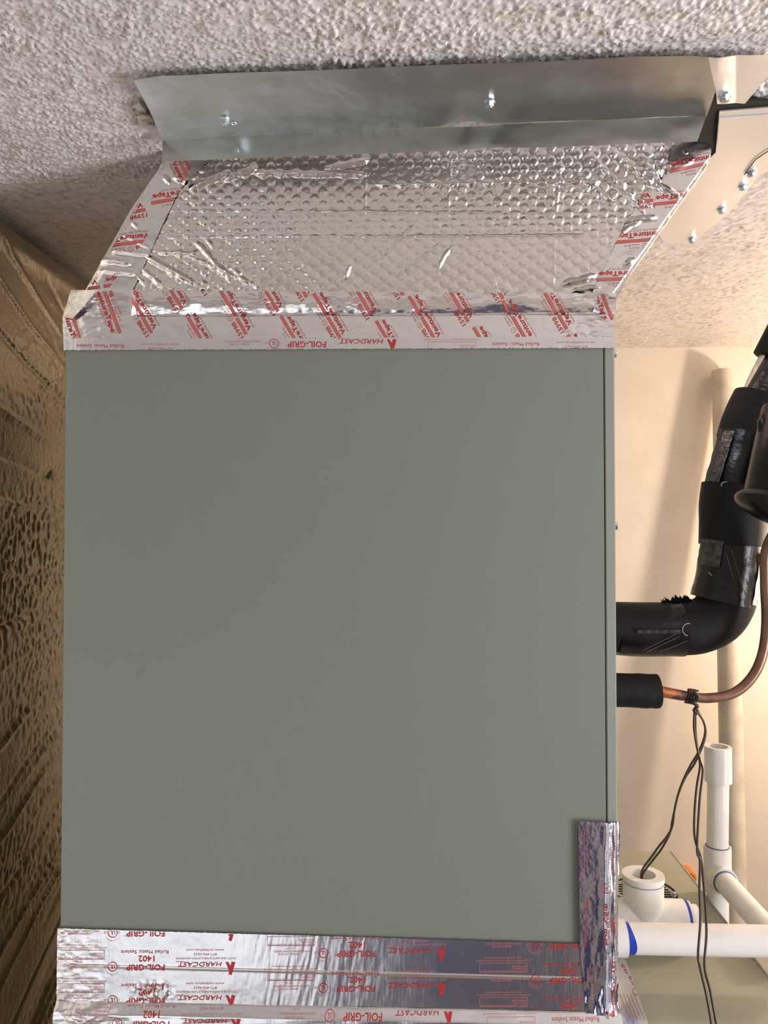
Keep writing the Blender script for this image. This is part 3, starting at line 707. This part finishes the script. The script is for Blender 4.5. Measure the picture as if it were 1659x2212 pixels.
# standpipe with coupling, tee and branch
YS = 1.084; ks = YS/1.03; sx = pp(1550, 1880, YS).x
sp = empty('drain_standpipe', (sx, YS, -1.2), 'white upright drain pipe with open socket top and branching tee', 'pipe')
zt1, zc0 = pp(1549, 1612, YS).z, pp(1549, 1688, YS).z
tx = sx+.002
tube('socket', [(tx, YS, zc0), (tx, YS, zt1)], .0168*ks, M['pvc'], sp, seg=32, inner=(.03, .0130))
z1, z2 = pp(1549, 1828, YS).z, pp(1549, 1925, YS).z
tube('riser', [(sx, YS, z1-.005), (tx, YS, zc0+.005)], .0134*ks, M['pvc'], sp, seg=28)
zb_t = pp(1549, 1888, YS).z
bm = bmesh.new(); tube_bm(bm, [(sx, YS, z2), (sx, YS, z1)], .0170*ks, 32); tube_bm(bm, [(sx, YS, zb_t), (sx, YS-.026, zb_t)], .0170*ks, 32)
sharp(bobj('tee_fitting', bm, M['pvc'], sp), 50)
tube('primer_ring', [(sx, YS, z1), (sx, YS, z1+.0012)], .0146*ks, M['bluegrey'], sp, seg=28); tube('primer_ring', [(sx, YS-.026, zb_t), (sx, YS-.0275, zb_t)], .0148*ks, M['bluegrey'], sp, seg=28)
tube('primer_ring', [(sx, YS, z2), (sx, YS, z2-.0012)], .0143*ks, M['bluegrey'], sp, seg=28)
tube('branch', [(sx, YS-.02, zb_t), (sx+.003, YS-.178, zb_t-.001)], .0136*ks, M['pvc'], sp, seg=28)
tube('lower_pipe', [(sx, YS, z2+.005), (sx, YS, -1.2)], .0134*ks, M['pvc'], sp, seg=28)
# horizontal pipe in front
YH = .875
hl, hr = pp(1352, 2027, YH), pp(1720, 2034, YH)
hp_ = empty('drain_pipe', tuple(hl), 'thick white horizontal drain pipe with a blue primer ring at the left', 'pipe')
tube('pipe_run', [hl-Vector((.02, 0, 0)), hr], .0162, M['pvc'], hp_, seg=36)
tube('coupling', [(XB+.0, YH, hl.z), hl-Vector((.001, 0, 0))], .0190, M['pvc'], hp_, seg=36)
bm = bmesh.new(); N = 36; A = []; B = []
for k in range(N):
    a = 2*PI*k/N; e = .0035+.0045*max(0, math.cos(a-PI*1.05))**2
    A.append(bm.verts.new((hl.x-.0008, YH+.0164*math.cos(a), hl.z+.0164*math.sin(a)))); B.append(bm.verts.new((hl.x+e, YH+.01635*math.cos(a), hl.z+.01635*math.sin(a))))
for k in range(N): bm.faces.new((A[k], A[(k+1) % N], B[(k+1) % N], B[k]))
bobj('primer_ring', bm, M['blue'], hp_, True)
# open tee on the cabinet side
YT = .955
tc_ = pp(1390, 1986, YT); rt_t = .0243
tee = empty('open_tee', tuple(tc_), 'white plastic tee with open upward mouth holding the two wires', 'pipe fitting')
tz = pp(1390, 1888, YT).z
bm = bmesh.new(); tube_bm(bm, [(tc_.x, YT, tc_.z), (tc_.x, YT, tz-.006), (tc_.x, YT, tz-.0055), (tc_.x, YT, tz)], [rt_t*.98, rt_t*.98, rt_t*1.02, rt_t*1.02], 40, inner=(.035, rt_t*.60))
xe = pp(1478, 1975, YT).x
tube_bm(bm, [(XB, YT, tc_.z), (xe, YT, tc_.z)], rt_t*.97, 40)
sharp(bobj('tee_body', bm, M['pvc'], tee), 50)
tube('primer_ring', [(xe, YT, tc_.z), (xe+.0035, YT, tc_.z)], rt_t*.955, M['blue'], tee, seg=40)
tube('end_socket', [(xe+.0035, YT, tc_.z), (xe+.007, YT, tc_.z)], rt_t*.90, M['pvc'], tee, seg=36)
tube('stub_pipe', [(xe+.006, YT, tc_.z), (pp(1506, 1975, YT).x, YT, tc_.z)], rt_t*.74, M['pvc'], tee, seg=36)
tube('rim_line', [(tc_.x, YT, tz-.0085), (tc_.x, YT, tz-.0078)], rt_t*1.0, M['bluegrey'], tee, seg=40, caps=False)

# =================================================================== REFRIGERANT LINES
YL = .99
sl = empty('insulated_suction_line', tuple(pp(1500, 1370, YL)), 'thick black foam-insulated pipe elbow rising beside the grey cabinet', 'insulated pipe')
kpx = YL/FPX
def seg_tube(name, P, r, m, wob=0, n=6, cap=True, lab=None):
    o = tube(name, catmull([Vector((max(q_.x, XB+.0012), q_.y, q_.z)) for q_ in (pp(x, y, yy) for x, y, yy in P)], n), [q*kpx for q in r], m, sl, seg=32, wob=wob)
    if lab: o['label'] = lab
    return o
seg_tube('foam_sleeve', [(1228, 1352, YL), (1330, 1354, YL), (1400, 1356, YL), (1480, 1356, YL)], [52, 55, ], M['foam'])
seg_tube('tape_wrap', [(1330, 1362, YL), (1400, 1362, YL), (1470, 1358, YL)], [52, 58], M['wrap'], .03)
seg_tube('foam_elbow', [(1462, 1358, YL), (1505, 1354, YL), (1545, 1335, YL), (1567, 1302, YL), (1572, 1270, YL), (1576, 1240, YL)], [56, 60, ], M['foam'])
seg_tube('tape_wrap', [(1559, 1300, YL), (1570, 1250, YL), (1580, 1172, YL)], [63, 61], M['wrap'], .05)
seg_tube('foam_sleeve', [(1581, 1178, YL), (1583, 1130, YL), (1584, 1090, YL), (1590, 1052, YL)], [66, 69], M['foam'])
seg_tube('tape_wrap', [(1588, 1070, YL), (1604, 1010, YL), (1622, 945, YL)], [62, 66], M['wrap'], .05)
seg_tube('foam_sleeve', [(1618, 955, YL), (1628, 920, YL), (1640, 892, YL), (1652, 868, YL)], [66, 66], M['foam'])
seg_tube('tape_wrap', [(1650, 880, YL), (1700, 790, YL), (1750, 700, YL)], [50, 54], M['wrap'], .04)
o = tube('side_tube', catmull([pp(1606, 880, YL+.005), pp(1628, 822, YL+.005), pp(1665, 750, YL+.005)], 4), 13*kpx, M['braid'], sl, seg=20); o['label'] = 'silver-gold wrinkled tube beside the black foam'
o = tube('side_tube_sleeve', [pp(1650, 768, YL), pp(1690, 690, YL)], 22*kpx, M['foam'], sl, seg=24)
# clear tape patches, clouded
def patch(P, m, name, dy=-.0405):
    Q = [pp(x, y, YL) for x, y in P]; c = sum(Q, Vector())/len(Q)
    bm = bmesh.new(); n = 8; 
    V = {}
    for i in range(n+1):
        for j in range(n+1):
            u, v = i/n, j/n; q = (Q[0]*(1-u)+Q[1]*u)*(1-v)+(Q[3]*(1-u)+Q[2]*u)*v
            V[i, j] = bm.verts.new(q+Vector((0, dy, 0)))
    for i in range(n):
        for j in range(n): bm.faces.new((V[i, j], V[i+1, j], V[i+1, j+1], V[i, j+1]))
    return bm
def wrap_patch(name, axis, rpx, a0, a1, t0, t1, m, lab=None):
    """a strip of tape lying on the tube: axis two px points, angles about it (0 = right, -90 = towards the room)"""
    p, q = pp(*axis[0], YL), pp(*axis[1], YL); d = (q-p); t = d.normalized(); X = Vector((1, 0, 0)); X = (X-t*X.dot(t)).normalized(); Yv = t.cross(X)
    if Yv.y > 0: Yv = -Yv
    bm = bmesh.new(); n = 14; R = rpx*kpx; V = {}
    for i in range(n+1):
        for j in range(n+1):
            a = math.radians(a0+(a1-a0)*i/n); tt_ = t0+(t1-t0)*j/n
            r = R*(1+.012*math.sin(i*2.1+j*1.3))
            V[i, j] = bm.verts.new(p+d*tt_+X*math.cos(a)*r+Yv*math.sin(a)*r)
    for i in range(n):
        for j in range(n): bm.faces.new((V[i, j], V[i+1, j], V[i+1, j+1], V[i, j+1]))
    o = bobj(name, bm, m, sl, True)
    if lab: o['label'] = lab
    return o
wrap_patch('foil_patch', ((1559, 1300), (1580, 1178)), 66, 22, 50, .05, .95, M['patch'], 'bright silver foil strip on the right of the elbow')
wrap_patch('clear_tape', ((1588, 1060), (1622, 945)), 68, 140, 178, .0, .95, M['cloud'], 'clouded clear tape on the black pipe')
wrap_patch('clear_tape', ((1588, 1060), (1622, 945)), 69, 62, 100, .1, 1.0, M['cloud'])
wrap_patch('clear_tape', ((1562, 1292), (1580, 1178)), 67, 125, 175, .55, 1.03, M['cloud'])
wrap_patch('clear_tape', ((1360, 1358), (1460, 1358)), 60, 95, 88, .0, .9, M['cloud'])
# white marks printed on the foam
def mark_arc(c, r, a0, a1, rad):
    cx, cy = c; P = [pp(cx+r*math.cos(math.radians(a)), cy+r*math.sin(math.radians(a)), YL)+Vector((0, rad, 0)) for a in np.linspace(a0, a1, 14)]
    tube('printed_mark', P, .0005, M['whiteink'], sl, seg=5)
mark_arc((1466, 1352), 13, 100, 280, -.0365); mark_arc((1546, 1053), 9, 180, 370, -.031); mark_arc((1510, 1248), 14, 290, 350, -.024)
for (x0, y0, x1, y1) in ((1376, 1398, 1440, 1360), (1384, 1401, 1446, 1366), (1410, 1402, 1462, 1376)):
    tube('printed_mark', [pp(x0, y0, YL)+Vector((0, -.026, 0)), pp(x1, y1, YL)+Vector((0, -.0372, 0))], .0004, M['greyink'], sl, seg=5)
for (x0, y0, x1, y1) in ((1543, 1195, 1556, 1245), (1553, 1185, 1578, 1270)):
    tube('printed_mark', [pp(x0, y0, YL)+Vector((0, -.0385, 0)), pp(x1, y1, YL)+Vector((0, -.0395, 0))], .00025, M['greyink'], sl, seg=5)
# ragged foam lip at the elbow joint
bm = bmesh.new(); rng = random.Random(3)
for i in range(22):
    x = 1436+i*3.2; y = 1302-8*math.sin((x-1436)/70*PI)-3; c = pp(x, y+4, YL)
    tp = pp(x-6+rng.uniform(-6, 6), y-rng.uniform(1, 9), YL-.004); a, b = c+Vector((-.003, 0, -.002)), c+Vector((.004, -.003, -.003)); e = c+Vector((0, .008, -.004))
    q = [bm.verts.new(v) for v in (a, b, e, tp)]
    for f in ((0, 1, 3), (1, 2, 3), (2, 0, 3), (0, 2, 1)): bm.faces.new([q[k] for k in f])
bobj('ragged_lip', bm, M['foam'], sl)

# filter drier at the right edge
YD = .86; kd = YD/FPX
fd = empty('filter_drier', tuple(pp(1700, 1000, YD)), 'glossy black filter drier canister at the right edge of the picture', 'filter drier')
pa, pb = pp(1745, 890, YD), pp(1700, 1100, YD); ax = (pb-pa)
P = [pa+ax*t for t in (-.02, .0, .04, .88, .90, .95, 1.0, 1.06, 1.13, 1.18)]
tube('canister', P, [k_*kd for k_ in (70, 88, 90, 90, 100, 106, 104, 92, 60, 24)], M['drier'], fd, seg=48)
c = pp(1652, 908, YD); tube('top_lug', [c+Vector((0, 0, .006)), c, c-Vector((0, 0, .012))], [.004, .008, .007], M['drier'], fd, seg=16)
tube('outlet_stub', [pa+ax*1.15, pp(1676, 1170, YD+.03)], .008, M['copper2'], fd, seg=20)

# copper liquid line
YC = .93
ll = empty('liquid_line', tuple(pp(1560, 1500, YC)), 'thin brown copper pipe curving up at right from a short black foam stub', 'pipe')
path = catmull([pp(1405, 1490, YC), pp(1440, 1497, YC), pp(1480, 1503, YC), pp(1530, 1508, YC), pp(1585, 1497, YC), pp(1625, 1462, YC), pp(1648, 1410, YC), pp(1656, 1340, YC), pp(1653, 1260, YC), pp(1655, 1190, YC), pp(1682, 1130, YC-.02)], 8)
tube('copper_tube', path, .0058, M['copper'], ll, seg=20)
o = tube('heated_section', catmull([pp(1424, 1493, YC), pp(1445, 1497, YC), pp(1478, 1503, YC)], 5), [.0068, .0061], M['copper2'], ll, seg=20); o['label'] = 'orange heat-marked copper next to the foam'
o = tube('foam_stub', catmull([Vector((XB+.0012, YC, pp(1215, 1490, YC).z)), pp(1330, 1490, YC), pp(1380, 1492, YC), pp(1416, 1493, YC), pp(1424, 1493, YC)], 5), [.0200]*18+[.0185, .0180, .0150], M['foam'], ll, seg=32, wob=.05)
for t in range(4):
    c = pp(1486+t*5, 1503+t, YC); P = [c+Vector(((.0015 if a < PI else -.0015)+.002*math.cos(a), .0076*math.sin(a), .0076*math.cos(a))) for a in np.linspace(0, 2*PI, 17)]
    tube('tie_wire', P, .0013, M['wire'], ll, seg=8)

# two-strand wires hanging from the copper pipe
def wire(name, P, label, YY0=YC-.012, YY1=None):
    n = len(P); YY1 = YY0 if YY1 is None else YY1
    Q = catmull([pp(x, y, YY0+(YY1-YY0)*i/(n-1)) for i, (x, y) in enumerate(P)], 8)
    return tag(tube(name, Q, .00125, M['wire'], None, seg=8), label, 'wire', 'brown thermostat wires')
tube('wire_knot', catmull([pp(1500, 1496, YC-.010), pp(1508, 1508, YC-.014), pp(1498, 1516, YC-.012), pp(1506, 1526, YC-.012), pp(1500, 1534, YC-.012), pp(1506, 1542, YC-.012)], 6), .0022, M['wire'], ll, seg=8)
wire('wire', [(1500, 1536), (1499, 1570), (1505, 1612), (1513, 1645), (1518, 1665), (1512, 1720), (1508, 1780), (1506, 1840), (1512, 1860), (1511, 1920), (1513, 1990), (1508, 2060), (1512, 2090), (1530, 2170), (1550, 2300), (1565, 2420)], 'left strand of the brown wire pair hanging past the white horizontal pipe', YC-.012, .725)
wire('wire', [(1507, 1534), (1520, 1560), (1524, 1585), (1516, 1615), (1500, 1650), (1480, 1680), (1464, 1720), (1453, 1770), (1447, 1800), (1430, 1832), (1412, 1856), (1390, 1885), (1386, 1900)], 'brown wire running down left into the open tee, right-hand strand', YC-.010, YT)
wire('wire', [(1505, 1536), (1521, 1562), (1522, 1590), (1508, 1626), (1490, 1656), (1470, 1700), (1458, 1745), (1452, 1785), (1440, 1808), (1425, 1826), (1408, 1850), (1388, 1878), (1384, 1900)], 'brown wire running down left into the open tee, left-hand strand', YC-.013, YT-.006)
wire('wire', [(1502, 1538), (1503, 1585), (1508, 1625), (1512, 1655), (1505, 1700), (1500, 1760), (1501, 1810), (1514, 1855), (1519, 1900), (1524, 1960), (1526, 2020), (1522, 2090), (1536, 2150), (1562, 2300), (1577, 2420)], 'right strand of the brown wire pair hanging past the white horizontal pipe', YC-.009, .728)

# small orange cap beyond the furnace
c = at(1490, 1899, 'y', BACK-.03); o = tube('orange_cap', [c+Vector((0, .03, 0)), c+Vector((0, .004, 0)), c], [.015, .015, .012], M['orange'], None, seg=24)
tag(o, 'small orange plastic cap on the back wall beyond the furnace edge', 'cap')
